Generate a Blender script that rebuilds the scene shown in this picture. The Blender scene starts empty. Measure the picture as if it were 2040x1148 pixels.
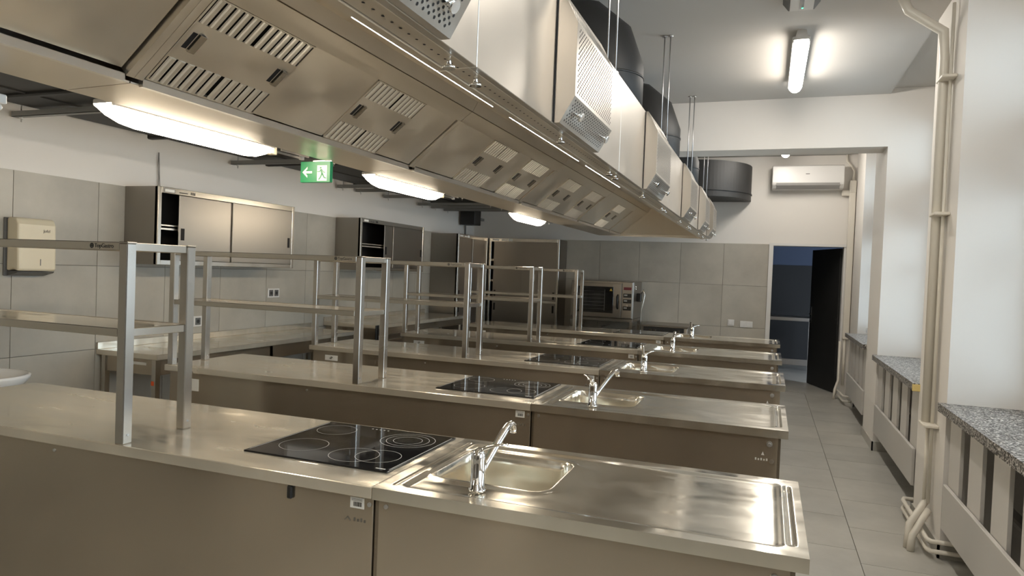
import bpy, bmesh, math, random
from mathutils import Vector, Matrix
random.seed(7)
S = bpy.context.scene
C = S.collection
PI = math.pi

# ------------------------------------------------------------------ camera
F_PX = 1382.495
YAW, PIT, ROL = 0.352277, -0.023807, 0.038591
CAM = Vector((-0.12704, -1.83528, 1.52478))
fwd = Vector((-math.sin(YAW)*math.cos(PIT), math.cos(YAW)*math.cos(PIT), math.sin(PIT)))
rgt = Vector((math.cos(YAW), math.sin(YAW), 0))
upv = rgt.cross(fwd)
r2 = rgt*math.cos(ROL) + upv*math.sin(ROL)
u2 = -rgt*math.sin(ROL) + upv*math.cos(ROL)
cd = bpy.data.cameras.new('camera'); cam = bpy.data.objects.new('camera', cd); C.objects.link(cam)
m = Matrix((r2, u2, -fwd)).transposed().to_4x4(); m.translation = CAM
cam.matrix_world = m
cd.sensor_width = 36.0; cd.lens = 36.0*F_PX/2040.0; cd.clip_start = 0.05; cd.clip_end = 200
S.camera = cam

# ------------------------------------------------------------------ world, exposure
S.view_settings.view_transform = 'Standard'; S.view_settings.look = 'None'
S.view_settings.gamma = 1; S.view_settings.use_curve_mapping = False
S.view_settings.exposure = 0.5
S.cycles.max_bounces = 8; S.cycles.diffuse_bounces = 4; S.cycles.glossy_bounces = 5
S.cycles.transmission_bounces = 4; S.cycles.sample_clamp_indirect = 6.0
S.cycles.use_denoising = True
LAMP = 26.0          # strength of the fluorescent diffusers
w = bpy.data.worlds.new('sky'); S.world = w; w.use_nodes = True
bg = w.node_tree.nodes['Background']; bg.inputs[0].default_value = (0.74, 0.85, 1.0, 1); bg.inputs[1].default_value = 5.0

# ------------------------------------------------------------------ materials
def nt(name):
    mt = bpy.data.materials.new(name); mt.use_nodes = True
    return mt, mt.node_tree.nodes, mt.node_tree.links, mt.node_tree.nodes['Principled BSDF']
def plain(name, col, rough=0.5, metal=0.0, spec=0.5, emit=0, ecol=None, noise=0.0, nscale=6, bump=0.0):
    mt, N, L, P = nt(name)
    P.inputs['Base Color'].default_value = (*col, 1); P.inputs['Roughness'].default_value = rough
    P.inputs['Metallic'].default_value = metal; P.inputs['Specular IOR Level'].default_value = spec
    if emit:
        P.inputs['Emission Color'].default_value = (*(ecol or col), 1); P.inputs['Emission Strength'].default_value = emit
    if noise or bump:
        g = N.new('ShaderNodeNewGeometry'); n = N.new('ShaderNodeTexNoise'); n.inputs['Scale'].default_value = nscale
        n.inputs['Detail'].default_value = 6; L.new(g.outputs['Position'], n.inputs['Vector'])
        if noise:
            mx = N.new('ShaderNodeMix'); mx.data_type = 'RGBA'
            mx.inputs['A'].default_value = tuple(c*(1-noise) for c in col)+(1,)
            mx.inputs['B'].default_value = tuple(min(1, c*(1+noise)) for c in col)+(1,)
            L.new(n.outputs['Fac'], mx.inputs['Factor']); L.new(mx.outputs['Result'], P.inputs['Base Color'])
        if bump:
            b = N.new('ShaderNodeBump'); b.inputs['Strength'].default_value = bump; b.inputs['Distance'].default_value = 0.01
            L.new(n.outputs['Fac'], b.inputs['Height']); L.new(b.outputs['Normal'], P.inputs['Normal'])
    return mt
def steel(name, col, rough, aniso=0.0, axis='Z', var=0.06, smear=(1.5, 6, 1.5), wave=0.0, metal=0.9, cv=(.93, 1.05), brush=0.0):
    """brushed stainless steel; aniso spreads reflections across the brushing"""
    mt, N, L, P = nt(name)
    P.inputs['Metallic'].default_value = metal; P.inputs['Specular IOR Level'].default_value = 0.3
    P.inputs['Anisotropic'].default_value = aniso; P.inputs['Anisotropic Rotation'].default_value = 0.25
    if aniso:
        t = N.new('ShaderNodeTangent'); t.direction_type = 'RADIAL'; t.axis = axis
        L.new(t.outputs[0], P.inputs['Tangent'])
    g = N.new('ShaderNodeNewGeometry')
    mp = N.new('ShaderNodeMapping'); mp.inputs['Scale'].default_value = smear
    n = N.new('ShaderNodeTexNoise'); n.inputs['Scale'].default_value = 1.6; n.inputs['Detail'].default_value = 7
    n.inputs['Distortion'].default_value = 0.6
    L.new(g.outputs['Position'], mp.inputs['Vector']); L.new(mp.outputs[0], n.inputs['Vector'])
    r = N.new('ShaderNodeMapRange'); r.inputs['From Min'].default_value = 0.3; r.inputs['From Max'].default_value = 0.7
    r.inputs['To Min'].default_value = max(0.02, rough-var); r.inputs['To Max'].default_value = rough+var
    L.new(n.outputs['Fac'], r.inputs['Value']); L.new(r.outputs[0], P.inputs['Roughness'])
    mx = N.new('ShaderNodeMix'); mx.data_type = 'RGBA'
    mx.inputs['A'].default_value = tuple(c*cv[0] for c in col)+(1,); mx.inputs['B'].default_value = tuple(min(1, c*cv[1]) for c in col)+(1,)
    L.new(n.outputs['Fac'], mx.inputs['Factor']); L.new(mx.outputs['Result'], P.inputs['Base Color'])
    if brush:      # fine horizontal scratches tilt the normal up and down
        m3 = N.new('ShaderNodeMapping'); m3.inputs['Scale'].default_value = (3, 3, 700)
        n3 = N.new('ShaderNodeTexNoise'); n3.inputs['Scale'].default_value = 1.0; n3.inputs['Detail'].default_value = 1
        L.new(g.outputs['Position'], m3.inputs['Vector']); L.new(m3.outputs[0], n3.inputs['Vector'])
        b3 = N.new('ShaderNodeBump'); b3.inputs['Strength'].default_value = brush; b3.inputs['Distance'].default_value = 0.004
        L.new(n3.outputs['Fac'], b3.inputs['Height']); L.new(b3.outputs['Normal'], P.inputs['Normal'])
    if wave:
        n2 = N.new('ShaderNodeTexNoise'); n2.inputs['Scale'].default_value = 2.2; n2.inputs['Detail'].default_value = 1
        L.new(g.outputs['Position'], n2.inputs['Vector'])
        b = N.new('ShaderNodeBump'); b.inputs['Strength'].default_value = wave; b.inputs['Distance'].default_value = 0.02
        L.new(n2.outputs['Fac'], b.inputs['Height']); L.new(b.outputs['Normal'], P.inputs['Normal'])
    return mt
def tile_mat(name, c1, c2, rough, s1=1.6):
    mt, N, L, P = nt(name)
    g = N.new('ShaderNodeNewGeometry'); oi = N.new('ShaderNodeObjectInfo')
    ad = N.new('ShaderNodeVectorMath'); ad.operation = 'MULTIPLY_ADD'
    cx = N.new('ShaderNodeCombineXYZ'); L.new(oi.outputs['Random'], cx.inputs[0]); L.new(oi.outputs['Random'], cx.inputs[1])
    ad.inputs[1].default_value = (9, 9, 9); L.new(cx.outputs[0], ad.inputs[0]); L.new(g.outputs['Position'], ad.inputs[2])
    n = N.new('ShaderNodeTexNoise'); n.inputs['Scale'].default_value = s1; n.inputs['Detail'].default_value = 8; n.inputs['Roughness'].default_value = 0.62
    L.new(ad.outputs[0], n.inputs['Vector'])
    cr = N.new('ShaderNodeValToRGB'); cr.color_ramp.elements[0].position = 0.32; cr.color_ramp.elements[1].position = 0.68
    cr.color_ramp.elements[0].color = (*c1, 1); cr.color_ramp.elements[1].color = (*c2, 1)
    L.new(n.outputs['Fac'], cr.inputs[0]); L.new(cr.outputs[0], P.inputs['Base Color'])
    P.inputs['Roughness'].default_value = rough
    return mt
def granite_mat():
    mt, N, L, P = nt('granite')
    g = N.new('ShaderNodeNewGeometry'); v = N.new('ShaderNodeTexVoronoi'); v.inputs['Scale'].default_value = 140
    L.new(g.outputs['Position'], v.inputs['Vector'])
    cr = N.new('ShaderNodeValToRGB'); cr.color_ramp.interpolation = 'CONSTANT'
    e = cr.color_ramp.elements; e[0].color = (0.035, 0.032, 0.03, 1); e[1].position = 0.38; e[1].color = (0.16, 0.15, 0.14, 1)
    for p, c in ((0.6, (0.36, 0.35, 0.33)), (0.8, (0.6, 0.58, 0.55))):
        x = e.new(p); x.color = (*c, 1)
    sp = N.new('ShaderNodeSeparateColor'); L.new(v.outputs['Color'], sp.inputs[0]); L.new(sp.outputs[0], cr.inputs[0])
    L.new(cr.outputs[0], P.inputs['Base Color']); P.inputs['Roughness'].default_value = 0.42
    return mt
def glass_mat(name, tint=(1, 1, 1)):
    mt, N, L, P = nt(name)
    tr = N.new('ShaderNodeBsdfTransparent'); tr.inputs[0].default_value = (*tint, 1)
    gl = N.new('ShaderNodeBsdfGlossy'); gl.inputs['Roughness'].default_value = 0.03
    fr = N.new('ShaderNodeFresnel'); fr.inputs[0].default_value = 1.5; mx = N.new('ShaderNodeMixShader')
    L.new(fr.outputs[0], mx.inputs[0]); L.new(tr.outputs[0], mx.inputs[1]); L.new(gl.outputs[0], mx.inputs[2])
    L.new(mx.outputs[0], N['Material Output'].inputs[0]); return mt

WARM = (1.0, 0.86, 0.66); NEUT = (1.0, 0.93, 0.83)
M = dict(
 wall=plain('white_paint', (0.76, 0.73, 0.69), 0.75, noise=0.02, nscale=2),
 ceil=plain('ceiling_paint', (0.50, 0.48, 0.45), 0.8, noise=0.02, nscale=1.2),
 grout=plain('grout', (0.21, 0.20, 0.18), 0.9),
 wtile=tile_mat('wall_tile_stone', (0.36, 0.335, 0.29), (0.48, 0.45, 0.39), 0.38),
 ftile=tile_mat('floor_tile_stone', (0.40, 0.39, 0.355), (0.52, 0.505, 0.46), 0.33, 2.2),
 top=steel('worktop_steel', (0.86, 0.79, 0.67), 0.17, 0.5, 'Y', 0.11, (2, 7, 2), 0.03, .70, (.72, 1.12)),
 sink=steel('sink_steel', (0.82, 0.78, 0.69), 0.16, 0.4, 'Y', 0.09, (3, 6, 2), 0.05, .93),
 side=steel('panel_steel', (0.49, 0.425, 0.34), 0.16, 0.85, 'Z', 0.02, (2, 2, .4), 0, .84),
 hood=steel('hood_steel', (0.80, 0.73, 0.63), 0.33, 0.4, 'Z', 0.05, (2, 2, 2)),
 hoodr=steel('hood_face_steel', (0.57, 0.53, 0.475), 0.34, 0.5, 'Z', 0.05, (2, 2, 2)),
 cab=steel('cabinet_steel', (0.33, 0.305, 0.275), 0.34, 0, 'Z', 0.012, (1, 1, 1), 0.0, 1.0),
 rail=steel('tube_steel', (0.62, 0.585, 0.53), 0.24, 0, 'X', 0.015, (2, 2, 2), 0, 1.0),
 post=steel('post_steel', (0.58, 0.55, 0.51), 0.26, 0, 'Z', 0.015, (2, 2, 2), 0, 1.0),
 baffle=steel('baffle_steel', (0.86, 0.81, 0.73), 0.30, 0, 'Z', 0.01),
 chrome=plain('chrome', (0.85, 0.85, 0.85), 0.06, 1.0),
 zinc=plain('zinc_plated', (0.62, 0.62, 0.62), 0.35, 1.0),
 duct=plain('black_insulation', (0.016, 0.0155, 0.015), 0.55, noise=0.15, nscale=3, bump=0.12),
 strut=plain('galvanised_rail', (0.30, 0.30, 0.29), 0.45, 0.6),
 bdark=plain('dark_reflection_grey', (0.10, 0.095, 0.085), 0.5),  # kept dark to tone down what the steel reflects
 blackglass=plain('black_ceramic_glass', (0.008, 0.008, 0.009), 0.05, 0, 0.6),
 mark=plain('printed_ring', (0.45, 0.45, 0.45), 0.4),
 black=plain('black_plastic', (0.015, 0.015, 0.015), 0.4),
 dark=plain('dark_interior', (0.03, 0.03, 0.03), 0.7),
 hole=plain('dark_hole', (0.012, 0.010, 0.010), 0.8),
 white=plain('white_plastic', (0.70, 0.69, 0.675), 0.35),
 cream=plain('cream_plastic', (0.74, 0.66, 0.50), 0.35),
 pipe=plain('cream_enamel', (0.74, 0.70, 0.62), 0.35),
 greyp=plain('grey_plastic', (0.12, 0.12, 0.12), 0.4),
 board=plain('painted_board', (0.56, 0.54, 0.51), 0.5),
 paper=plain('paper_label', (0.75, 0.74, 0.70), 0.6),
 ink=plain('black_ink', (0.02, 0.02, 0.02), 0.6),
 greyink=plain('grey_ink', (0.20, 0.19, 0.18), 0.5),
 etch=plain('etched_mark', (0.16, 0.15, 0.13), 0.6, 0.3),
 etchl=plain('pale_etched_mark', (0.62, 0.60, 0.56), 0.6, 0.3),
 granite=granite_mat(),
 door=plain('dark_door_laminate', (0.018, 0.018, 0.018), 0.5),
 diff=plain('lamp_diffuser', (0.9, 0.88, 0.8), 0.3, emit=LAMP*1.25, ecol=WARM),
 diffn=plain('lamp_diffuser_neutral', (0.9, 0.88, 0.84), 0.3, emit=LAMP*1.25, ecol=NEUT),
 diffend=plain('lamp_diffuser_end', (0.85, 0.78, 0.6), 0.3, emit=1.2, ecol=(1, 0.85, 0.55)),
 led=plain('led_strip', (0.9, 0.9, 0.9), 0.3, emit=24, ecol=(1, 0.97, 0.90)),
 green=plain('exit_green', (0.01, 0.22, 0.08), 0.4, emit=0.12, ecol=(0.01, 0.3, 0.1)),
 signwhite=plain('exit_white', (0.7, 0.72, 0.7), 0.4, emit=0.1, ecol=(0.8, 0.85, 0.8)),
 greenled=plain('green_led', (0.1, 0.9, 0.4), 0.3, emit=1.5, ecol=(0.1, 1, 0.5)),
 glass=glass_mat('window_glass', (0.92, 0.96, 0.95)),
 ovenglass=plain('oven_glass', (0.012, 0.012, 0.012), 0.06, 0, 0.6),
 orange=plain('orange_sticker', (0.9, 0.12, 0.02), 0.5),
 yellow=plain('yellow_sticker', (0.85, 0.6, 0.08), 0.5),
 maroon=plain('maroon_panel', (0.16, 0.02, 0.035), 0.4),
 ceramic=plain('white_ceramic', (0.83, 0.82, 0.80), 0.08),
 blind=plain('grey_blind', (0.33, 0.32, 0.31), 0.7),
 mug=plain('dark_mug', (0.05, 0.055, 0.06), 0.3),
 chip=plain('chipped_edge', (0.75, 0.6, 0.25), 0.7),
 roomw=plain('back_room_bluelit', (0.10, 0.13, 0.20), 0.8),  # blue daylight on the back room's upper wall, put into the colour
)

# ------------------------------------------------------------------ mesh collector
class MB:
    def __init__(s): s.bm = bmesh.new()
    def box(s, x0, x1, y0, y1, z0, z1, bev=0.0, seg=1):
        b = bmesh.new()
        bmesh.ops.create_cube(b, size=1.0)
        for v in b.verts:
            v.co = Vector(((x0+x1)/2+v.co.x*(x1-x0), (y0+y1)/2+v.co.y*(y1-y0), (z0+z1)/2+v.co.z*(z1-z0)))
        if bev: bmesh.ops.bevel(b, geom=b.edges[:], offset=bev, segments=seg, affect='EDGES', profile=0.5)
        return s._merge(b)
    def _merge(s, b, mat=None):
        if mat is not None: bmesh.ops.transform(b, matrix=mat, verts=b.verts)
        me = bpy.data.meshes.new('t'); b.to_mesh(me); b.free(); s.bm.from_mesh(me); bpy.data.meshes.remove(me); return s
    def cyl(s, p0, p1, r, seg=12, r2=None, caps=True):
        p0, p1 = Vector(p0), Vector(p1); d = p1-p0
        b = bmesh.new()
        bmesh.ops.create_cone(b, cap_ends=caps, segments=seg, radius1=r, radius2=r if r2 is None else r2, depth=d.length)
        q = Vector((0, 0, 1)).rotation_difference(d).to_matrix().to_4x4(); q.translation = (p0+p1)/2
        for f in b.faces:
            if len(f.verts) == 4 and seg > 6: f.smooth = True
        return s._merge(b, q)
    def tube(s, pts, r, seg=10, caps=True, smooth=True, up=None):
        """mitred tube; r number, list, or (w,h) ellipse"""
        pts = [Vector(p) for p in pts]; n = len(pts); rings = []
        ref = None
        for i, p in enumerate(pts):
            a = (pts[i]-pts[i-1]).normalized() if i else None; c = (pts[i+1]-pts[i]).normalized() if i < n-1 else None
            t = (a+c).normalized() if a and c else (a or c)
            if ref is None:
                ref = Vector(up) if up else (Vector((0, 0, 1)) if abs(t.z) < .9 else Vector((1, 0, 0)))
            x = (ref-t*ref.dot(t)).normalized(); y = t.cross(x); ref = x
            ri = r[i] if isinstance(r, list) else r
            rw, rh = ri if isinstance(ri, tuple) else (ri, ri)
            k = 1.0; bd = None
            if a and c and a.dot(c) < .9999:
                k = 1/max(.3, t.dot(c)); bd = (c-a).normalized()
            ring = []
            for j in range(seg):
                an = 2*PI*j/seg; o = x*math.cos(an)*rh+y*math.sin(an)*rw
                if bd is not None: o = o+bd*(o.dot(bd))*(k-1)
                ring.append(s.bm.verts.new(p+o))
            rings.append(ring)
        for i in range(n-1):
            for j in range(seg):
                f = s.bm.faces.new((rings[i][j], rings[i][(j+1) % seg], rings[i+1][(j+1) % seg], rings[i+1][j])); f.smooth = smooth
        if caps:
            s.bm.faces.new(rings[0][::-1]); s.bm.faces.new(rings[-1])
        return s
    def prism(s, prof, y0, y1, ax='Y'):
        """extrude a closed profile; ax Y: profile is (x,z), ax X: (y,z), ax Z: (x,y)"""
        def P(a, b, t): return {'Y': (a, t, b), 'X': (t, a, b), 'Z': (a, b, t)}[ax]
        A = [s.bm.verts.new(P(a, b, y0)) for a, b in prof]; B = [s.bm.verts.new(P(a, b, y1)) for a, b in prof]
        n = len(prof); s.bm.faces.new(A); s.bm.faces.new(B[::-1])
        for i in range(n): s.bm.faces.new((A[i], B[i], B[(i+1) % n], A[(i+1) % n]))
        return s
    def quad(s, *p): s.bm.faces.new([s.bm.verts.new(q) for q in p]); return s
    def disc(s, c, n, r, seg=8, ax=None, rx=None):
        c = Vector(c); n = Vector(n).normalized(); x = Vector(ax) if ax else n.orthogonal().normalized(); y = n.cross(x)
        s.bm.faces.new([s.bm.verts.new(c+x*(math.cos(2*PI*i/seg)*r)+y*(math.sin(2*PI*i/seg)*(rx or r))) for i in range(seg)]); return s
    def ring(s, c, r, w=0.002, seg=40, z=0.0006):
        for i in range(seg):
            a, b = 2*PI*i/seg, 2*PI*(i+1)/seg
            s.quad(*[(c[0]+q*math.cos(t), c[1]+q*math.sin(t), c[2]+z) for q, t in ((r, a), (r+w, a), (r+w, b), (r, b))])
        return s
    def lathe(s, prof, seg=24, c=(0, 0, 0)):
        R = []
        for r, z in prof: R.append([s.bm.verts.new((c[0]+r*math.cos(2*PI*j/seg), c[1]+r*math.sin(2*PI*j/seg), c[2]+z)) for j in range(seg)])
        for i in range(len(R)-1):
            for j in range(seg):
                f = s.bm.faces.new((R[i][j], R[i][(j+1) % seg], R[i+1][(j+1) % seg], R[i+1][j])); f.smooth = True
        return s
    def text(s, txt, size, mat, th=0.0006):
        cu = bpy.data.curves.new('txt', 'FONT'); cu.body = txt; cu.size = size; cu.extrude = th/2
        o = bpy.data.objects.new('txt', cu); C.objects.link(o)
        me = bpy.data.meshes.new_from_object(o.evaluated_get(bpy.context.evaluated_depsgraph_get()))
        me.transform(mat); s.bm.from_mesh(me); bpy.data.meshes.remove(me)
        bpy.data.objects.remove(o); bpy.data.curves.remove(cu); return s
    def mesh(s, name, mat):
        bmesh.ops.recalc_face_normals(s.bm, faces=s.bm.faces[:])
        me = bpy.data.meshes.new(name); s.bm.to_mesh(me); s.bm.free()
        me.materials.append(M[mat] if isinstance(mat, str) else mat); return me
    def obj(s, name, mat, parent=None, label=None, kind=None, norecalc=False):
        """coordinates are relative to the parent thing"""
        if not norecalc: me = s.mesh(name, mat)
        else:
            me = bpy.data.meshes.new(name); s.bm.to_mesh(me); s.bm.free(); me.materials.append(M[mat])
        o = bpy.data.objects.new(name, me); C.objects.link(o)
        if parent is not None: o.parent = parent
        if label: o['label'] = label
        if kind: o['kind'] = kind
        return o
def thing(name, label, cat, loc=(0, 0, 0), group=None, rz=0.0):
    o = bpy.data.objects.new(name, None); C.objects.link(o); o.location = loc; o.rotation_euler = (0, 0, rz)
    o.empty_display_size = 0.05; o['label'] = label; o['category'] = cat
    if group: o['group'] = group
    return o
def structure(name, mb, mat):
    return mb.obj(name, mat, kind='structure')
def kids(o): return [c for c in bpy.data.objects if c.parent == o]
def dup(root, loc, label=None, group=None, rz=None):
    def cp(o, p):
        c = o.copy(); C.objects.link(c); c.parent = p
        for k in children_of[o.name]: cp(bpy.data.objects[k], c)
        return c
    children_of = {}
    for o in bpy.data.objects: children_of.setdefault(o.name, [])
    for o in bpy.data.objects:
        if o.parent: children_of[o.parent.name].append(o.name)
    r = cp(root, None); r.location = loc
    if rz is not None: r.rotation_euler = (0, 0, rz)
    if label: r['label'] = label
    if group: r['group'] = group
    return r
def mcopy(o, name, loc, parent):
    c = bpy.data.objects.new(name, o.data); C.objects.link(c); c.parent = parent; c.location = loc; return c

# ================================================================== ROOM
XL, YF, YB, ZC = -4.65, 8.60, -2.62, 3.28
XP, XW = 0.85, 1.30             # pier face, window plane
TH = 0.009                      # tile thickness
# floor with individual tiles
fl = structure('floor', MB().box(XL-.1, XW+.1, YB, YF+.0, -0.12, -TH), 'grout')
FX = [XL+0.02, XL+.35] ; x = 0.42
cols = [x-1.2*i for i in range(1, 5)][::-1] + [x] + [x+1.2]
tm = MB().box(-.598, .598, -.298, .298, -TH, 0).mesh('floor_tile', 'ftile')
pr = 0
rows = []
y = YB
ci = 0
xs = [-5.58, -4.38, -3.18, -1.98, -0.78, 0.42]
for ci, x0 in enumerate(xs):
    off = (0.0, 0.4, 0.2)[ci % 3]
    y = YB-0.6+off
    while y < YF:
        a, b, c, d = max(x0, XL), min(x0+1.2, XW), max(y, YB), min(y+.6, YF)
        if b-a > .05 and d-c > .05:
            if b-a > 1.19 and d-c > .59:
                o = bpy.data.objects.new('floor_tile', tm); C.objects.link(o); o.location = (x0+.6, y+.3, 0); o.parent = fl
            else: MB().box(a+.002, b-.002, c+.002, d-.002, -TH, 0).obj('floor_tile', 'ftile', fl)
        y += .6
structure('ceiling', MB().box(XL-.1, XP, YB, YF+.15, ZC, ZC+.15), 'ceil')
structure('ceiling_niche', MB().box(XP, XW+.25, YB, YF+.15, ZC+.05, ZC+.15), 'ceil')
structure('ceiling_beam', MB().box(-3.68, XP, 5.32, 5.67, 2.80, ZC), 'wall')
structure('wall_back', MB().box(XL-.1, XW+.1, YB-.1, YB, 0, ZC+.15), 'wall')
# left wall with tiles
wl = structure('wall_left', MB().box(XL-.12, XL-TH, YB, YF, 0, ZC), 'wall')
MB().box(XL-.02, XL-TH+.001, YB, YF, 0, 2.045).obj('tile_bed', 'grout', wl)
TM = {}
def wall_tile(parent, kind, a0, a1, z0, z1):
    g = .0018
    key = (kind, round(a1-a0, 3), round(z1-z0, 3))
    if key not in TM:
        wd, h = (a1-a0)/2-g, (z1-z0)/2-g
        TM[key] = (MB().box(0, TH, -wd, wd, -h, h, .0008) if kind == 'L' else MB().box(-wd, wd, -TH, 0, -h, h, .0008)).mesh('tile', 'wtile')
    o = bpy.data.objects.new('tile', TM[key]); C.objects.link(o); o.parent = parent
    cz, ca = (z0+z1)/2, (a0+a1)/2
    o.location = (XL-TH, ca, cz) if kind == 'L' else (ca, YF, cz)
ROWS = [(0, .25), (.25, .85), (.85, 1.45), (1.45, 2.05)]
yt = 1.215-.6*9
while yt < YF-.05:
    a, b = max(yt, YB), min(yt+.6, YF)
    if a >= -1.3:
        for z0, z1 in ROWS: wall_tile(wl, 'L', a, b, z0, z1)
    yt += .6
MB().box(XL-TH, XL, YB, -1.185, 0, 2.05).obj('tile_field', 'wtile', wl)
structure('wall_back_dark_facing', MB().box(XL, XP, YB, YB+.009, 0, 2.05), 'bdark')  # unseen facing, made dark so the steel fronts reflect less light
structure('added_white_strip', MB().box(-1.86, -1.56, YB+.01, YB+.05, 0, 2.6, .004), 'wall')  # unseen white strip, added for a bright streak in the steel fronts
structure('added_white_panel', MB().box(-4.12, -3.45, YB+.01, YB+.05, 0, 2.06, .004), 'wall')  # unseen white panel, added as a second bright reflection for the steel
# far wall with door opening
DX0, DX1, DZ = -0.07, 0.83, 2.03
b = MB(); b.box(XL-.12, DX0-.055, YF, YF+.16, 0, ZC+.15); b.box(DX0-.055, DX1+.03, YF, YF+.16, DZ+.03, ZC+.15); b.box(DX1+.03, XW+.1, YF, YF+.16, 0, ZC+.15)
wf = structure('wall_far', b, 'wall')
MB().box(XL, DX0-.058, YF-.0005, YF+.01, 0, 2.045).obj('tile_bed', 'grout', wf)
xt = -0.13
while xt > XL+.03:
    a = max(xt-.605, XL+.0)
    for z0, z1 in ROWS: wall_tile(wf, 'F', a, xt, z0, z1)
    xt -= .605
# right wall: piers, parapet below windows, lintels
PIERS = [(-2.62, -1.9), (0.0, 0.75), (2.67, 3.42), (5.32, 6.05), (7.72, 8.6)]
SILLZ = [.88, .875, .885, .92]
for a, c in PIERS: structure('wall_right', MB().box(XP if a < 7 else .945, XW+.15, a, c, 0, ZC+.05), 'wall')
NICHES = [(-1.9, 0.0), (0.75, 2.67), (3.42, 5.32), (6.05, 7.72)]
for a, c in NICHES:
    structure('wall_window', MB().box(XW-.05, XW+.15, a, c, 0, .84), 'wall'); structure('wall_window_upper', MB().box(XW, XW+.15, a, c, 3.05, ZC+.05), 'wall')
b = MB()
for a, c in PIERS[1:4]:
    b.box(XP-.012, XP, a-.012, c+.012, 0, .085)
    b.box(XP-.012, XW-.05, a-.012, a, 0, .085); b.box(XP-.012, XW-.05, c, min(c+.012, 8.6), 0, .085)
b.box(.933, .945, 7.708, 8.6, 0, .085); b.box(.933, XW-.05, 7.708, 7.72, 0, .085)
structure('baseboard_right', b, 'ftile')
b = MB()
for a, c in NICHES[1:]: b.box(XW-.062, XW-.05, a, c, 0, .085)
structure('baseboard_window', b, 'ftile')
# windows
for i, (a, c) in enumerate(NICHES):
    z0, z1 = .92, 3.05
    b = MB(); t = .055; X0, X1 = XW-.03, XW+.05
    b.box(X0, X1, a, a+t, z0-.08, z1); b.box(X0, X1, c-t, c, z0-.08, z1); b.box(X0, X1, a, c, z0-.08, z0+t-.02); b.box(X0, X1, a, c, z1-t, z1)
    b.box(X0, X1, a, c, 2.42, 2.50); b.box(X0, X1, (a+c)/2-.045, (a+c)/2+.045, z0, z1)
    fr = structure('window_%d' % (i+1), b, 'white')
    MB().box(XW+.005, XW+.02, a+t, c-t, z0, z1-t).obj('pane', 'glass', fr)
    if i >= 1:
        MB().box(XW-.05, XW-.03, c-.16, c-.11, 1.60, 1.72, .004).tube([(XW-.05, c-.135, 1.66), (XW-.09, c-.135, 1.68), (XW-.10, c-.15, 1.64), (XW-.10, c-.16, 1.56)], .009, 8).obj('handle', 'white', fr)
        bl = thing('roller_blind', ['', 'grey roller blind in the nearest window niche', 'grey roller blind in the middle window niche beside the tall pipe', 'grey roller blind in the farthest window niche'][i], 'blind', (XW-.03, (a+c)/2, 2.36), 'roller blinds at the windows')
        h = (c-a)/2-.04
        MB().box(-.075, -.002, -h, h, .0, .065, .02, 2).obj('cassette', 'blind', bl)
        MB().box(-.03, -.024, -h+.02, h-.02, -.28, .0).obj('fabric', 'blind', bl)
        MB().box(-.036, -.018, -h+.02, h-.02, -.30, -.28).obj('bottom_bar', 'white', bl)
# door
b = MB(); b.box(DX0-.058, DX0, YF-.02, YF+.17, 0, DZ+.03); b.box(DX1, DX1+.03, YF-.004, YF+.17, 0, DZ+.03); b.box(DX0-.058, DX1+.03, YF-.015, YF+.17, DZ, DZ+.035)
d1 = structure('door_1', b, 'white')
lf = MB().box(-.9, 0, -.02, .02, .008, DZ-.01, .002).obj('leaf', 'door', d1)
lf.location = (DX1-.01, YF+.16, 0); lf.rotation_euler = (0, 0, math.radians(-70))
hb = MB(); hb.box(-.87, -.83, -.028, -.02, .93, 1.17, .003); hb.tube([(-.85, -.025, 1.06), (-.85, -.06, 1.06), (-.74, -.065, 1.06)], .009, 8)
hb.box(-.87, -.83, .02, .028, .93, 1.17, .003); hb.tube([(-.85, .025, 1.06), (-.85, .06, 1.06), (-.74, .065, 1.06)], .009, 8)
hb.obj('handle', 'chrome', lf)
# room behind the door
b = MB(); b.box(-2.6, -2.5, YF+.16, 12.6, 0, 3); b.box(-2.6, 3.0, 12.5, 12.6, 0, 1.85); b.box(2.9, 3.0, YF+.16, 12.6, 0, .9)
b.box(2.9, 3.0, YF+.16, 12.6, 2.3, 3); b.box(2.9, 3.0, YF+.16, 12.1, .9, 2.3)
structure('wall_back_room', b, 'dark')  # unlit room: its shade is put into near-black walls and ceiling
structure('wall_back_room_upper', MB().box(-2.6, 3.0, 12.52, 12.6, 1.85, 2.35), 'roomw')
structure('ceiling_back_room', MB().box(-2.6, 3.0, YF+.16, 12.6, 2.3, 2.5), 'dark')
structure('floor_back_room', MB().box(-2.6, 3.0, YF, 12.6, -.1, -.0), 'ftile')
t = thing('back_room_bench', 'steel bench seen through the open doorway in the dark room', 'bench', (-.1, 11.4, 0))
MB().box(-1.0, .75, -.35, .35, .86, .92, .003).obj('top', 'cab', t); MB().box(-1.0, .75, -.33, -.30, .1, .2).obj('rail', 'cab', t)
for sx in (-.98, .70):
    for sy in (-.33, .29): MB().box(sx, sx+.04, sy, sy+.04, 0, .86).obj('leg', 'cab', t)

# ================================================================== HOOD
HX, HZ, HT = -.83, 2.03, 2.478
HY0, HY1 = -2.3, 7.25
SE = [-2.0, -.24, 1.52, 3.28, 5.04, 6.55, HY1]     # module seams
hd = thing('extractor_hood', 'long stainless steel extraction hood hanging over the whole row of tables', 'extractor hood', (0, 0, 0))
g0 = (-1.965, 2.078); g1 = (-1.69, 2.305)          # filter slope, from gutter up
sl = Vector((g1[0]-g0[0], 0, g1[1]-g0[1])); SL = sl.length; sd = sl.normalized(); sn = Vector((sd.z, 0, -sd.x))   # sn: down-right, towards the kitchen
ALLS = [HY0]+SE
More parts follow.
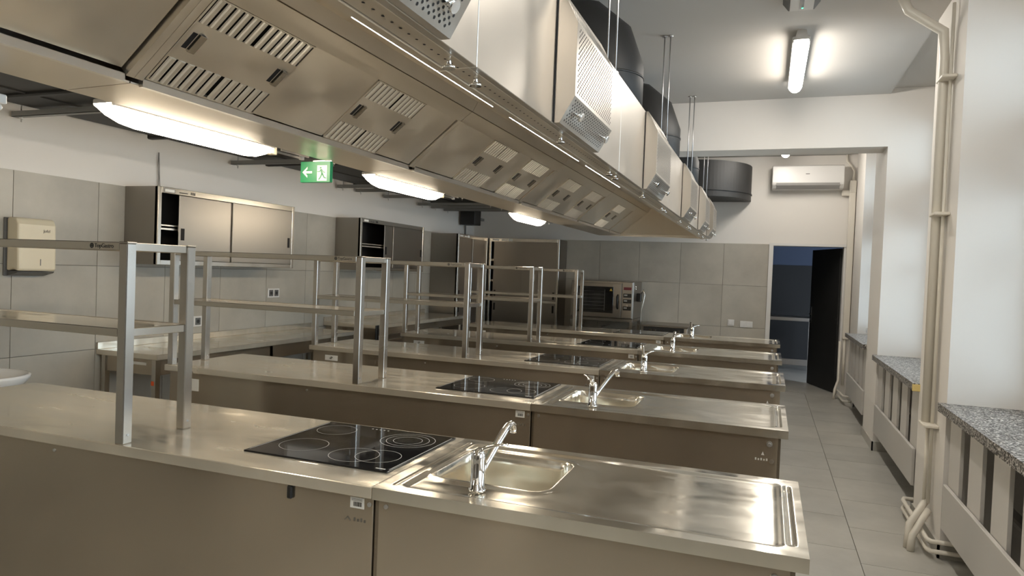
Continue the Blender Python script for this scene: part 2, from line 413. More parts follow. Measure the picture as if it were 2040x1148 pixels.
# right face panels and ledge per module
for i in range(len(ALLS)-1):
    a, c = ALLS[i]+.002, ALLS[i+1]-.002
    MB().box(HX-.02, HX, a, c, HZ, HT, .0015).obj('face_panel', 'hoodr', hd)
    MB().box(-.912, HX-.021, a, c, HZ, HZ+.015, .001).obj('supply_ledge', 'hood', hd)
    MB().box(-.940, -.914, a, c, HZ-.004, HZ+.03, .002).obj('ledge_lip', 'hood', hd)
    # lip / gutter on the left
    MB().prism([(-2.26, 2.05), (-2.27, 2.12), (-2.262, 2.125), (-2.25, 2.058), (-1.985, 2.062), (-1.985, 2.056)], a, c).obj('gutter_panel', 'hood', hd)
    MB().prism([(-1.985, 2.052), (-1.968, 2.052), (-1.968, 2.076), (-1.985, 2.076)], a+.03, c-.03).obj('gutter_rim', 'baffle', hd)
    # bands at the top
    MB().prism([(g1[0]+.002, g1[1]), (-1.622, 2.353), (-1.628, 2.361), (g1[0]-.006, g1[1]+.008)], a, c).obj('upper_band', 'hood', hd)
    MB().prism([(-1.618, 2.356), (-1.59, 2.405), (-.95, 2.41), (-.95, 2.42), (-1.6, 2.415), (-1.628, 2.362)], a, c).obj('roof_panel', 'hood', hd)
MB().box(-2.26, HX-.02, HY0, HY1, HT-.01, HT).obj('top_sheet', 'hood', hd)
MB().box(-.95, -.94, HY0, HY1, HZ, 2.41).obj('inner_wall', 'hood', hd)
MB().box(-2.275, -2.265, HY0, HY1, 2.125, HT).obj('left_wall', 'hood', hd)
for yy in (HY0, HY1-.012):
    MB().prism([(-2.26, 2.05), (HX-.0, HZ), (HX-.0, HT), (-2.26, HT)], yy, yy+.012).obj('end_panel', 'hood', hd)
MB().box(-2.22, HX-.03, HY1-.04, HY1-.013, 2.05, 2.075, .003).obj('end_rim', 'hood', hd)
# slope helper: point at fraction t up the slope, offset n towards kitchen
def sp(t, y, n=0.0): return (g0[0]+sl.x*t+sn.x*n, y, g0[1]+sl.z*t+sn.z*n)
def slab(mb, t0, t1, y0, y1, n0, n1):
    v = [mb.bm.verts.new(sp(t, y, n)) for n in (n0, n1) for t, y in ((t0, y0), (t1, y0), (t1, y1), (t0, y1))]
    for f in ((0, 1, 2, 3), (7, 6, 5, 4), (0, 4, 5, 1), (1, 5, 6, 2), (2, 6, 7, 3), (3, 7, 4, 0)): mb.bm.faces.new([v[k] for k in f])
    return mb
FIL = [(-.205, .275), (.71, 1.14), (2.03, 2.46), (2.72, 3.15), (3.68, 4.11), (4.50, 4.93), (5.70, 6.12)]
# blank panels fill between filters and seams
edges = sorted(FIL)
for i in range(len(ALLS)-1):
    a, c = ALLS[i], ALLS[i+1]
    inside = [f for f in edges if a-.01 <= f[0] and f[1] <= c+.01]
    cur = a+.035
    n_off = -.02 if i < 2 else -.004
    for f in inside+[(c-.035, c)]:
        if f[0]-cur > .02: slab(MB(), .0, 1.0, cur+.002, f[0]-.002, n_off, n_off-.003).obj('blank_panel', 'hood', hd)
        cur = f[1]
    slab(MB(), -.02, 1.02, a, a+.03, .004, -.03).obj('seam_rib', 'hood', hd)
    slab(MB(), -.02, 1.02, c-.03, c-.001, .004, -.03).obj('seam_rib', 'hood', hd)
# baffle filters
bw = None
def bafmesh(t0, t1, wd):
    mb = MB(); h = .006; w2 = wd*.385
    pts = [(-w2, 0), (-w2*.8, h*.6), (-w2*.4, h), (w2*.4, h), (w2*.8, h*.6), (w2, 0)]
    for (y0, n0), (y1, n1) in zip(pts, pts[1:]): mb.quad(sp(t0, y0, n0), sp(t1, y0, n0), sp(t1, y1, n1), sp(t0, y1, n1))
    for t in (t0, t1): mb.quad(*[sp(t, y, n) for y, n in pts])
    return mb.mesh('baffle', 'baffle')
BML = BMU = None
def handle_mesh(y, f):
    mb = MB()
    slab(mb, .42, .62, y-.013, y-.010, 0, .012); slab(mb, .42, .62, y+.010, y+.013, 0, .012); slab(mb, .42, .62, y-.013, y+.013, .011, .013)
    mb.obj('handle', 'rail', f)
    slab(MB(), .43, .61, y-.034, y-.015, .0022, .001).obj('finger_slot', 'hole', f)
for k, (a, c) in enumerate(FIL):
    f = slab(MB(), 0, 1, a, c, -.012, -.016).obj('grease_filter', 'hole', hd)
    fr = MB(); slab(fr, .0, .02, a, c, .002, -.012); slab(fr, .985, 1, a, c, .002, -.012); slab(fr, 0, 1, a, a+.008, .002, -.012); slab(fr, 0, 1, c-.008, c, .002, -.012)
    slab(fr, .30, .715, a+.004, c-.004, .002, -.004)
    fr.obj('filter_frame', 'hood', f)
    n = 12; wd = (c-a-.028)/n
    if BML is None: BML, BMU = bafmesh(.012, .298, .0355), bafmesh(.717, .99, .0355)
    for j in range(n):
        yy = a+.010+wd*(j+.5)+(.008 if j >= 6 else 0)
        for bmz in (BML, BMU):
            o = bpy.data.objects.new('baffle', bmz); C.objects.link(o); o.parent = f; o.location = (0, yy, 0)
            o.scale = (1, wd/.0355, 1)
    handle_mesh(a+.055, f); handle_mesh(c-.04, f)
# led strips along the inner lip
for a, c in [(-2.6, -1.75), (-1.6, -.75), (-.62, .15), (.30, 1.18), (1.31, 2.1)]:
    MB().box(-.9435, -.9405, a, c, HZ-.002, HZ+.006).obj('light_strip', 'led', hd)
# ledge perforation and nozzles
b = MB(); yy = -1.4
while yy < 3.6:
    b.disc((-.878, yy, HZ-.0008), (0, 0, -1), .0045, 6, (0, 1, 0), .0035); yy += .036
b.obj('ledge_perforation', 'hole', hd, kind='stuff')
nz = None
for yy in (-.33, -.17, .62, 1.45, 1.59, 2.4, 3.2, 3.36, 4.3, 4.96, 5.12, 6.0, 6.5, 7.1):
    if nz is None: nz = MB().cyl((0, 0, -.022), (0, 0, 0), .006, 10).cyl((0, 0, -.028), (0, 0, -.022), .016, 14).mesh('nozzle', 'chrome')
    o = bpy.data.objects.new('nozzle', nz); C.objects.link(o); o.parent = hd; o.location = (-.862, yy, HZ)
# side air boxes
def air_box(y0, y1):
    P = [(HX+.001, 2.032), (HX+.022, 2.032), (-.757, 2.12), (-.757, 2.365), (-.80, 2.45), (-.815, HT), (HX+.001, HT)]
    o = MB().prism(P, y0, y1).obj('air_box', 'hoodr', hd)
    MB().box(HX+.0005, HX+.004, y0-.006, y0+.001, 2.034, HT-.004).obj('joint_gap', 'hole', o)
    b = MB()
    for (xa, za), (xb, zb) in ((P[1], P[2]), (P[2], P[3]), (P[3], P[4])):
        u = Vector((xb-xa, 0, zb-za)); ln = u.length; u.normalize(); nn = Vector((u.z, 0, -u.x))
        r = 0; s = .016; st = .0125
        while s < ln-.010:
            y = y0+.03+(st*.5 if r % 2 else 0)*2
            while y < y1-.025:
                b.disc(Vector((xa, y, za))+u*s+nn*.0006, nn, .0042, 6, (0, 1, 0)); y += st*2
            s += st*.62*1.2; r += 1
    b.obj('perforation', 'hole', o, kind='stuff')
    u = Vector((P[2][0]-P[1][0], 0, P[2][1]-P[1][1])).normalized(); nn = Vector((u.z, 0, -u.x)); c0 = Vector((P[1][0], 0, P[1][1]))+u*.055
    for yy in (y0+.09, y1-.09):
        q = c0+Vector((0, yy, 0)); MB().cyl(q, q+nn*.024, .006, 10).cyl(q+nn*.024, q+nn*.031, .015, 16).obj('knob', 'chrome', o)
for y0, y1 in ((-1.04, -.44), (.415, .995), (2.20, 2.82), (4.08, 4.66), (5.55, 6.1), (6.62, 7.14)): air_box(y0, y1)
# threaded rods with brackets
ORD = ['nearest', 'second', 'third', 'fourth', 'farthest']
for i, yy in enumerate((1.50, 3.30, 5.06, 6.80)):
    t = thing('hanging_rods', 'pair of threaded rods holding the hood edge, %s along the hood' % ['nearest', 'second', 'third', 'farthest'][i], 'rod', (-.885, yy, HT), 'threaded rods carrying the hood')
    for s in (-.021, .021):
        MB().cyl((s, 0, 0), (s, 0, ZC-HT), .0048, 8).obj('rod', 'zinc', t)
        MB().cyl((s, 0, ZC-HT-.012), (s, 0, ZC-HT), .018, 12).obj('washer', 'zinc', t)
    MB().box(-.035, .035, -.015, .015, 0, .035, .003).obj('bracket', 'zinc', t)
# ducts
for i, yy in enumerate((.62, 2.45, 4.38, 6.15)):
    t = thing('exhaust_duct', '%s black insulated elbow duct rising from the hood top' % ['nearest', 'second', 'third', 'farthest'][i], 'duct', (-1.15, yy, HT), 'black elbow ducts above the hood')
    pts = [(0, 0, .0), (0, 0, .30), (-.05, 0, .435), (-.145, 0, .515), (-.27, 0, .545), (-2.565, 0, .545)]
    MB().tube(pts, .25, 28, up=(0, 1, 0), smooth=True).obj('duct_skin', 'duct', t)
    MB().tube([(0, 0, .26), (0, 0, .272)], .254, 28).obj('joint_band', 'duct', t)
    if i == 1:
        c = Vector((-.16, -.255, .50)); nn = Vector((.1, -1, -.12)).normalized(); b = MB()
        x = nn.orthogonal().normalized(); y = nn.cross(x); b.tube([c+x*.05*math.cos(2*PI*k/24)+y*.05*math.sin(2*PI*k/24) for k in range(25)], .007, 6); b.obj('damper_ring', 'zinc', t)
        MB().box(c.x-.032, c.x+.032, c.y-.012, c.y, c.z-.006, c.z+.006, .002).obj('damper_lever', 'zinc', t)
t = thing('main_duct', 'large black insulated duct running along the left wall under the ceiling', 'duct', (0, 0, 0))
MB().box(-4.5, -3.74, -2.6, 7.9, 2.43, 3.22, .03, 2).obj('duct_skin', 'duct', t)
for yy in (-.6, .9, 2.1, 3.4, 4.85, 5.3, 6.75): MB().box(-4.53, -3.71, yy, yy+.05, 2.41, 3.24, .008).obj('flange', 'duct', t)
MB().box(-4.11, -4.10, -2.6, 7.9, 2.422, 2.432).obj('seam_fold', 'duct', t)
t = thing('far_duct', 'wide black duct turning into the far wall beside the hood end', 'duct', (0, 0, 0))
b = MB(); prof = [(-2.3, 7.75), (-1.15, 7.75)]
prof += [(-1.15+.75*math.sin(a), 8.50-.75*math.cos(a)) for a in [PI/2*k/24 for k in range(1, 25)]]+[(-.40, 8.58), (-2.3, 8.58)]
b.prism(prof, 2.64, 3.12, 'Z'); b.obj('duct_skin', 'duct', t)
b = MB(); b.prism([(p[0]*1.0+.012, p[1]-.012) if k < len(prof)-1 else p for k, p in enumerate(prof)], 2.72, 2.735, 'Z'); b.obj('seam_band', 'duct', t)
# strut rails below the main duct
for i, yy in enumerate((-.9, 1.2, 3.1, 4.72, 5.08, 5.7, 6.6, 7.0, 7.4)):
    t = thing('strut_rail', '%s galvanised strut rail under the black main duct, counted from the near end' % ['first', 'second', 'third', 'fourth', 'fifth', 'sixth', 'seventh', 'eighth', 'ninth'][i], 'rail', (-4.13, yy, 2.375), 'strut rails under the main duct')
    b = MB(); b.box(-.5, .62, -.02, .02, 0, .003); b.box(-.5, .62, -.02, -.017, 0, .035); b.box(-.5, .62, .017, .02, 0, .035); b.obj('channel', 'strut', t)
    for sx in (-.44, .56):
        MB().cyl((sx, 0, -.03), (sx, 0, ZC-2.375), .004, 8).obj('rod', 'zinc', t); MB().cyl((sx, 0, -.012), (sx, 0, -.002), .011, 6).obj('nut', 'white', t)

# ================================================================== LAMPS
def tube_lamp(label, loc, group, rail=True, L=1.27, R=.055, hang=0.0, near_bracket=False, hangs=(.2, 1.07)):
    t = thing('tube_luminaire', label, 'lamp', loc, group)
    # rounded trough diffuser, along Y, opening up
    b = MB(); n = 12; ys = [0, .03, .08, .15, L-.15, L-.08, L-.03, L]; ks = [.25, .62, .88, 1, 1, .88, .62, .25]
    rings = []
    for y, k in zip(ys, ks):
        rings.append([b.bm.verts.new((R*(.9+.1*k)*math.cos(PI+PI*j/n), y if k > .3 else y, -R*1.35*k*math.sin(PI*j/n)-.0)) for j in range(n+1)])
    for r0, r1 in zip(rings, rings[1:]):
        for j in range(n): f = b.bm.faces.new((r0[j], r0[j+1], r1[j+1], r1[j])); f.smooth = True
    b.bm.faces.new(rings[0]); b.bm.faces.new(rings[-1])
    b.obj('diffuser', 'diff' if rail else 'diffn', t)
    MB().box(-R*1.06, R*1.06, 0, L, -.01, .03 if not rail else .018, .006, 2).obj('housing', 'white', t)
    if rail:
        MB().box(-.022, .022, L-.005, L+.045, -.032, .016, .003).obj('end_cap', 'cream', t)
        MB().box(-.022, -.014, L+.045, L+.29, -.012, -.002).obj('support_rail', 'zinc', t)
        MB().box(.020, .028, L+.07, L+.29, -.006, .008).obj('support_rail', 'zinc', t)
        MB().box(-.026, -.008, L+.275, L+.30, -.016, .014, .002).obj('rail_clip', 'white', t)
    for yy in hangs:
        if rail: MB().box(.045, .176, yy-.012, yy+.012, .002, .007).obj('arm', 'zinc', t)
        else: MB().cyl((0, yy, .03), (0, yy, hang), .003, 6).obj('hanger', 'zinc', t)
    if near_bracket:
        MB().prism([(-.045, 0.0), (.045, 0.0), (.03, .065), (-.03, .065)], -.02, .1).obj('mount', 'white', t)
    return t
LY0, LY1, LY2 = .05, 1.87, 4.45
LL = [(-1.95, 'behind the viewpoint'), (LY0, 'nearest in view'), (LY1, 'second in view'), (LY2, 'farthest')]
for i, (y, n) in enumerate(LL):
    tube_lamp('lit fluorescent lamp fixed along the left hood edge, %s' % n, (-2.455, y, 2.088), 'lamps along the left hood edge', True, (.88, .90, .97, .92)[i], .050, .013, False, (.2, .7))
for i, (y, n) in enumerate([(-2.3, 'behind the viewpoint'), (.55, 'ahead of the viewpoint, above the frame'), (3.42, 'in front of the beam'), (6.75, 'in the bay beyond the beam')]):
    tube_lamp('lit fluorescent lamp fixed under the right ceiling %s' % n, (.02, y, ZC-.065), 'lamps under the right ceiling', False, hang=.065, near_bracket=True)
t = thing('emergency_light', 'square emergency light with green indicator on the ceiling near the top edge', 'emergency light', (-.005, 2.86, ZC))
MB().prism([(-.11, 0), (.11, 0), (.075, -.045), (-.075, -.045)], -.21, .04).obj('housing', 'greyp', t)
MB().box(-.068, .068, -.205, .03, -.05, -.046).obj('lens', 'board', t)
MB().box(-.012, .012, -.20, .0, -.053, -.05).obj('strip', 'greyp', t)
MB().cyl((.005, -.02, -.056), (.005, -.02, -.053), .006, 10).obj('indicator', 'greenled', t)
# exit sign
t = thing('exit_sign', 'green emergency exit sign with white arrow and running figure, hanging under the left hood lip', 'sign', (-2.311, 1.15, 1.940))
MB().box(-.145, .145, -.012, .012, 0, .185, .002).obj('sign_plate', 'green', t)
ysf = -.0128
MB().prism([(-.125, .09), (-.075, .14), (-.075, .14-.022), (-.093, .10), (-.03, .10), (-.03, .08), (-.093, .08), (-.075, .062), (-.075, .04)], ysf, ysf+.0006).obj('arrow', 'signwhite', t)
MB().box(.02, .115, ysf, ysf+.0006, .012, .15).obj('doorway', 'signwhite', t)
b = MB(); yy = ysf-.001
b.disc((.055, yy, .128), (0, -1, 0), .009, 12)
for q in ([(.05, .115), (.068, .118), (.078, .075), (.062, .07)], [(.062, .078), (.078, .078), (.095, .045), (.112, .04), (.112, .032), (.088, .036)], [(.062, .078), (.074, .072), (.06, .042), (.042, .02), (.034, .026), (.05, .048)], [(.055, .112), (.06, .104), (.045, .09), (.022, .092), (.022, .098), (.042, .098)], [(.066, .114), (.072, .108), (.09, .09), (.1, .092), (.1, .085), (.086, .082)]):
    b.quad(*[(x, yy, z) for x, z in q]) if len(q) == 4 else b.bm.faces.new([b.bm.verts.new((x, yy, z)) for x, z in q])
b.obj('running_figure', 'green', t)
for o in kids(t): o.scale = (.62, 1, .57)
MB().box(-.02, .09, -.004, .004, .105, .112).obj('mounting_bracket', 'zinc', t)
t = thing('ceiling_sensor', 'small white sensor box with round tip hanging at the far left edge', 'sensor', (-2.30, -.42, 1.965))
MB().box(-.02, .02, -.014, .014, 0, .028, .003).obj('housing', 'white', t); MB().lathe([(0, -.02), (.008, -.017), (.012, -.010), (.008, -.002), (.006, 0)], 16).obj('tip', 'white', t)
MB().cyl((0, 0, .028), (0, 0, 2.05-1.965), .003, 6).obj('wire', 'white', t); MB().tube([(-.02, 0, .010), (-.1, -.02, .0), (-.3, -.1, .02)], .003, 6).obj('cable', 'white', t)

# ================================================================== TABLES
TD = .70; HH = .85; L0 = -3.69; SX = -1.232
TY = [0.0, 1.535, 2.991, 4.506, 6.132]; TX = [0, -.008, .012, .02, .03]
# ---- cooking table prototype (origin at right front corner of whole table, floor)
def barcode(parent, x, z, yy=-.0015, wd=.05, h=.034):
    MB().box(x-wd/2, x+wd/2, yy, 0, z-h/2, z+h/2).obj('sticker', 'paper', parent)
    b = MB(); px = x-wd*.28
    for w_ in (2, 1, 3, 1, 2, 2, 4, 1, 2, 3): b.box(px, px+w_*.0009, yy-.0004, yy, z-h*.34, z+h*.08); px += w_*.0009+.0012
    for k in range(3): b.box(x-wd*.38, x+wd*.35, yy-.0004, yy, z+h*(.2+.09*k), z+h*(.225+.09*k))
    b.obj('barcode', 'ink', parent)
def bolt(parent, x, z, r=.006, mat='zinc', yy=0.0):
    MB().cyl((x, yy-.004, z), (x, yy, z), r, 12).obj('bolt', mat, parent)
ct = thing('cooking_table', 'nearest stainless steel table with induction hob and shelf rack, front panel fills the lower left', 'table', (0, 0, 0), 'stainless steel cooking tables')
b = MB(); b.box(L0, SX-.0015, 0, TD, .812, HH, .003, 2); b.obj('worktop', 'top', ct)
b = MB(); b.box(L0+.03, SX-.004, .018, TD-.02, .10, .812, .0015); b.obj('cabinet_body', 'side', ct)
for x in (L0+.08, L0+1.2, SX-.08):
    for y in (.08, TD-.08): MB().cyl((x, y, 0), (x, y, .1), .02, 12).obj('leg', 'rail', ct)
fp = .018
def on_front(fn): pass
tmp = ct
MB().cyl((-2.618, fp-.004, .786), (-2.618, fp, .786), .006, 12).obj('bolt', 'zinc', ct)
MB().cyl((-1.249, fp-.004, .788), (-1.249, fp, .788), .007, 12).obj('bolt', 'zinc', ct)
MB().box(-1.318, -1.268, fp-.001, fp, .770, .804).obj('sticker', 'paper', ct)
b = MB(); px = -1.306
for w_ in (2, 1, 3, 1, 2, 2, 4, 1, 2, 3): b.box(px, px+w_*.0009, fp-.0014, fp-.001, .776, .790); px += w_*.0009+.0011
for k in range(3): b.box(-1.313, -1.275, fp-.0014, fp-.001, .793+.003*k, .7938+.003*k)
b.obj('barcode', 'ink', ct)
b = MB(); [b.box(-1.304+.012*k, -1.298+.012*k, fp-.0011, fp-.0003, .729, .740-.003*(k%2)) for k in range(4)]; b.prism([(-1.338, .728), (-1.326, .742), (-1.314, .728), (-1.318, .728), (-1.326, .737), (-1.334, .728)], fp-.0011, fp-.0003); b.obj('stamped_mark', 'etch', ct)
# ---- sink table prototype
stb = thing('sink_table', 'nearest stainless steel sink table with drainboard, seen from above at the bottom right', 'table', (0, 0, 0), 'stainless steel sink tables')
def sm(a, b_, x):
    if a == b_: return float(x > a)
    t_ = max(0, min(1, (x-a)/(b_-a))); return t_*t_*(3-2*t_)
def rrect(x, y, x0, x1, y0, y1, r):
    cx, cy = (x0+x1)/2, (y0+y1)/2; qx, qy = abs(x-cx)-((x1-x0)/2-r), abs(y-cy)-((y1-y0)/2-r)
    return math.hypot(max(qx, 0), max(qy, 0))+min(max(qx, qy), 0)-r
def sink_h(x, y):
    h = 0.0
    d = rrect(x, y, -1.155, -.065, .060, .640, .02); h -= .006*sm(.014, -.016, d)
    d = rrect(x, y, -.050, -.028, .075, .625, .011); h -= .008*sm(.002, -.005, d)
    for gx in (-1.185,):
        h -= .004*sm(.007, 0, abs(x-gx))*sm(.05, .06, y)*sm(.65, .64, y)
    d = rrect(x, y, -1.137, -.742, .205, .575, .055)
    h += .002*sm(.018, .008, abs(d-.012)) if d > 0 else 0
    h -= .155*sm(.0, -.016, d)+.008*sm(0, -.19, d)
    return h
def axis(lo, hi, fine, step, fstep):
    v = [lo]; x = lo
    while x < hi-1e-6:
        s = fstep if any(a <= x < c for a, c in fine) else step
        nx = x+s
        for a, c in fine:
            if x < a < nx: nx = a
        x = min(nx, hi); v.append(x)
    return v
gx = axis(SX+.0015, 0, [(-1.20, -1.10), (-.79, -.725), (-.075, -.02)], .02, .004)
gy = axis(0, TD, [(.04, .075), (.195, .27), (.51, .59), (.62, .655)], .018, .004)
b = MB(); V = [[b.bm.verts.new((x, y, HH+sink_h(x, y))) for y in gy] for x in gx]
for i in range(len(gx)-1):
    for j in range(len(gy)-1):
        f = b.bm.faces.new((V[i][j], V[i+1][j], V[i+1][j+1], V[i][j+1])); f.smooth = True
x0, x1 = SX+.0015, 0
for q in ([(x0, 0), (x1, 0)], [(x1, 0), (x1, TD)], [(x1, TD), (x0, TD)], [(x0, TD), (x0, 0)]):
    (a0, c0), (a1, c1) = q; b.quad((a0, c0, HH), (a0, c0, .812), (a1, c1, .812), (a1, c1, HH))
b.obj('sink_top', 'sink', stb, norecalc=True)
MB().lathe([(0, .002), (.022, .002), (.034, .004), (.040, .001)], 24, (-.94, .39, HH-.170)).obj('drain', 'chrome', stb)
b = MB(); b.box(SX+.004, -.03, .018, .030, .10, .812); b.box(SX+.004, -.03, TD-.032, TD-.02, .10, .812)
b.box(SX+.004, SX+.016, .018, TD-.02, .10, .812); b.box(-.042, -.03, .018, TD-.02, .10, .812); b.box(SX+.004, -.03, .018, TD-.02, .10, .112); b.obj('cabinet_body', 'side', stb)
for x in (SX+.08, -.08):
    for y in (.08, TD-.08): MB().cyl((x, y, 0), (x, y, .1), .02, 12).obj('leg', 'rail', stb)
MB().cyl((-1.191, fp-.003, .790), (-1.191, fp, .790), .007, 12).cyl((-1.191, fp-.0034, .790), (-1.191, fp-.003, .790), .004, 3).obj('bolt', 'zinc', stb)
MB().cyl((-.078, fp-.006, .779), (-.078, fp, .779), .013, 16).cyl((-.078, fp-.018, .779), (-.078, fp-.006, .779), .007, 12).obj('knob', 'zinc', stb)
MB().cyl((-.066, fp-.005, .700), (-.066, fp, .700), .011, 16).obj('plug', 'rail', stb)
b = MB(); [b.box(-.138+.012*k, -.131+.012*k, fp-.001, fp-.0003, .700, .711-.003*(k%2)) for k in range(5)]; b.prism([(-.112, .725), (-.105, .742), (-.098, .725)], fp-.001, fp-.0003); b.obj('stamped_mark', 'etchl', stb)
# ---- hob prototype
hob = thing('induction_hob', 'black glass hob set into the nearest table', 'hob', (0, 0, HH), 'black glass hobs')
MB().box(-1.846, -1.262, .142, .672, 0, .006, .002).obj('glass_plate', 'blackglass', hob)
hz = (0, 0, .006)
for nm, rg in (('cooking_zone', [(-1.707, .302, .088)]), ('cooking_zone', [(-1.735, .552, .078)]), ('cooking_zone', [(-1.402, .535, .105), (-1.402, .535, .082), (-1.402, .535, .055)]), ('cooking_zone', [(-1.47, .268, .088)]), ('cooking_zone', [(-1.385, .29, .080)])):
    b = MB()
    for x, y, r in rg: b.ring((x, y, .006), r, .0016)
    b.obj(nm, 'mark', hob)
b = MB(); b.box(-1.2695, -1.2675, .165, .650, .006, .0064); b.box(-1.8385, -1.8365, .165, .650, .006, .0064)
b.obj('edge_line', 'mark', hob)
b = MB(); 
for k in range(5): b.disc((-1.62+.018*k, .637, .0066), (0, 0, 1), .004, 10)
b.obj('control_marks', 'mark', hob)
MB().box(-1.318, -1.282, .160, .166, .006, .0066).obj('maker_mark', 'mark', hob)
# ---- rack prototype (origin at right front post corner)
RL = 1.41; RDp = .316; rz0, rz1 = .386, .414
rk = thing('shelf_rack', 'two-level steel shelf rack standing on the nearest table, lettered top rail', 'shelf', (-2.266, .008, HH), 'steel shelf racks on the tables')
for x in (-RL, -.04):
    for y in (0, RDp-.04):
        MB().box(x, x+.04, y, y+.04, 0, .722, .003).box(x-.001, x+.041, y-.001, y+.041, .722, .728, .002).obj('post', 'post', rk)
        MB().cyl((x+.0405, y+.02, .032), (x+.043, y+.02, .032), .004, 8).obj('bolt', 'zinc', rk)
for z in (.696, .386):
    b = MB(); b.box(-RL+.04, -.04, .002, .022, z, z+.030, .002); b.box(-RL+.04, -.04, RDp-.022, RDp-.002, z, z+.030, .002)
    b.box(-.028, -.008, .04, RDp-.04, z, z+.030, .002); b.box(-RL+.008, -RL+.028, .04, RDp-.04, z, z+.030, .002); b.obj('frame_rail', 'rail', rk)
    MB().box(-RL+.028, -.028, .022, RDp-.022, z+.024, z+.029).obj('shelf_plate', 'top', rk)
b = MB(); lc = (-.176, -.0002, .711)
for k in range(20):
    a, c = 2*PI*k/20, 2*PI*(k+1)/20
    b.quad(*[(lc[0]+q*math.cos(t_), .0015, lc[2]+q*math.sin(t_)) for q, t_ in ((.0052, a), (.0095, a), (.0095, c), (.0052, c))])
b.prism([(lc[0]-.006, lc[2]-.004), (lc[0], lc[2]+.006), (lc[0]+.006, lc[2]-.004), (lc[0]+.002, lc[2]-.004), (lc[0], lc[2]), (lc[0]-.002, lc[2]-.004)], .0012, .0019)
b.text('TopGastro', .021, Matrix.Translation((lc[0]+.013, .0015, lc[2]-.0065)) @ Matrix.Rotation(PI/2, 4, 'X'))
b.obj('logo', 'ink', rk)
# ---- tap prototype
tp = thing('mixer_tap', 'chrome mixer tap on the nearest sink table, spout reaching back over the bowl', 'tap', (-.935, .122, HH), 'chrome mixer taps')
MB().lathe([(0, 0), (.027, 0), (.027, .006), (.022, .008), (.0215, .09), (.0225, .10), (.022, .112), (.015, .122), (0, .126)], 28).obj('body', 'chrome', tp)
sp_ = [(0, .012, .045), (0, .05, .068), (0, .13, .115), (0, .185, .145), (0, .215, .158), (0, .237, .160), (0, .252, .153), (0, .258, .140)]
spt = MB().tube(sp_, [(.013, .011), (.013, .010), (.013, .010), (.014, .010), (.014, .010), (.014, .011), (.014, .012), (.013, .012)], 14).cyl((0, .258, .126), (0, .258, .141), .011, 14).obj('spout', 'chrome', tp)
lev = MB(); lev.tube([(.0, 0, .112), (.018, .004, .130), (.055, .012, .142), (.088, .020, .146)], [(.014, .010), (.012, .006), (.009, .004), (.010, .004)], 12)
lv = lev.obj('lever', 'chrome', tp)
# ---- place them
GT = [None]*5
near = ['nearest', 'second nearest', 'third', 'fourth', 'farthest']
for i in range(5):
    loc = (TX[i], TY[i], 0)
    if i == 0: c1, s1, h1, k1, t1 = ct, stb, hob, rk, tp
    else:
        c1 = dup(ct, loc, '%s stainless steel cooking table with hob and shelf rack' % near[i])
        s1 = dup(stb, loc, '%s stainless steel sink table at the aisle end' % near[i])
        h1 = dup(hob, (TX[i], TY[i], HH), 'black glass hob set into the %s table' % near[i])
        k1 = dup(rk, (-2.266+TX[i], TY[i]+.008, HH), 'two-level steel shelf rack standing on the %s table' % near[i])
        t1 = dup(tp, (-.935+TX[i], TY[i]+.112, HH), 'chrome mixer tap on the %s sink table' % near[i])
    rot = [-4, -17, 14, 3, 10][i]; lr = [0, 120, 35, 70, 20][i]
    for o in bpy.data.objects:
        if o.parent == t1 and o.name.startswith('spout'): o.rotation_euler = (0, 0, math.radians(rot))
        if o.parent == t1 and o.name.startswith('lever'): o.rotation_euler = (0, 0, math.radians(lr))
    if i > 0:
        if i == 1: MB().box(-3.49, -3.425, fp-.003, fp, .700, .775).obj('blank_plate', 'paper', c1); MB().box(L0+.028, L0+.03, .10, .13, .70, .775).obj('blank_plate', 'paper', c1)
        else:
            o = MB().box(-3.54, -3.42, fp-.003, fp, .735, .778).obj('maker_plate', 'paper', c1, label='white plate with a black swirl emblem')
            b = MB(); cx = -3.48
            for s in (-1, 1): b.tube([(cx+s*.010*math.cos(a)+s*.004, fp-.004, .757+.008*math.sin(a)*s) for a in [PI*.1*k for k in range(0, 14)]], .0018, 5)
            b.obj('emblem', 'ink', o)
# black clip and dirt on the nearest table front, only there
MB().box(-1.552, -1.532, fp-.012, fp, .765, .808, .004).obj('clip', 'black', ct, label='small black clip hanging under the worktop edge')

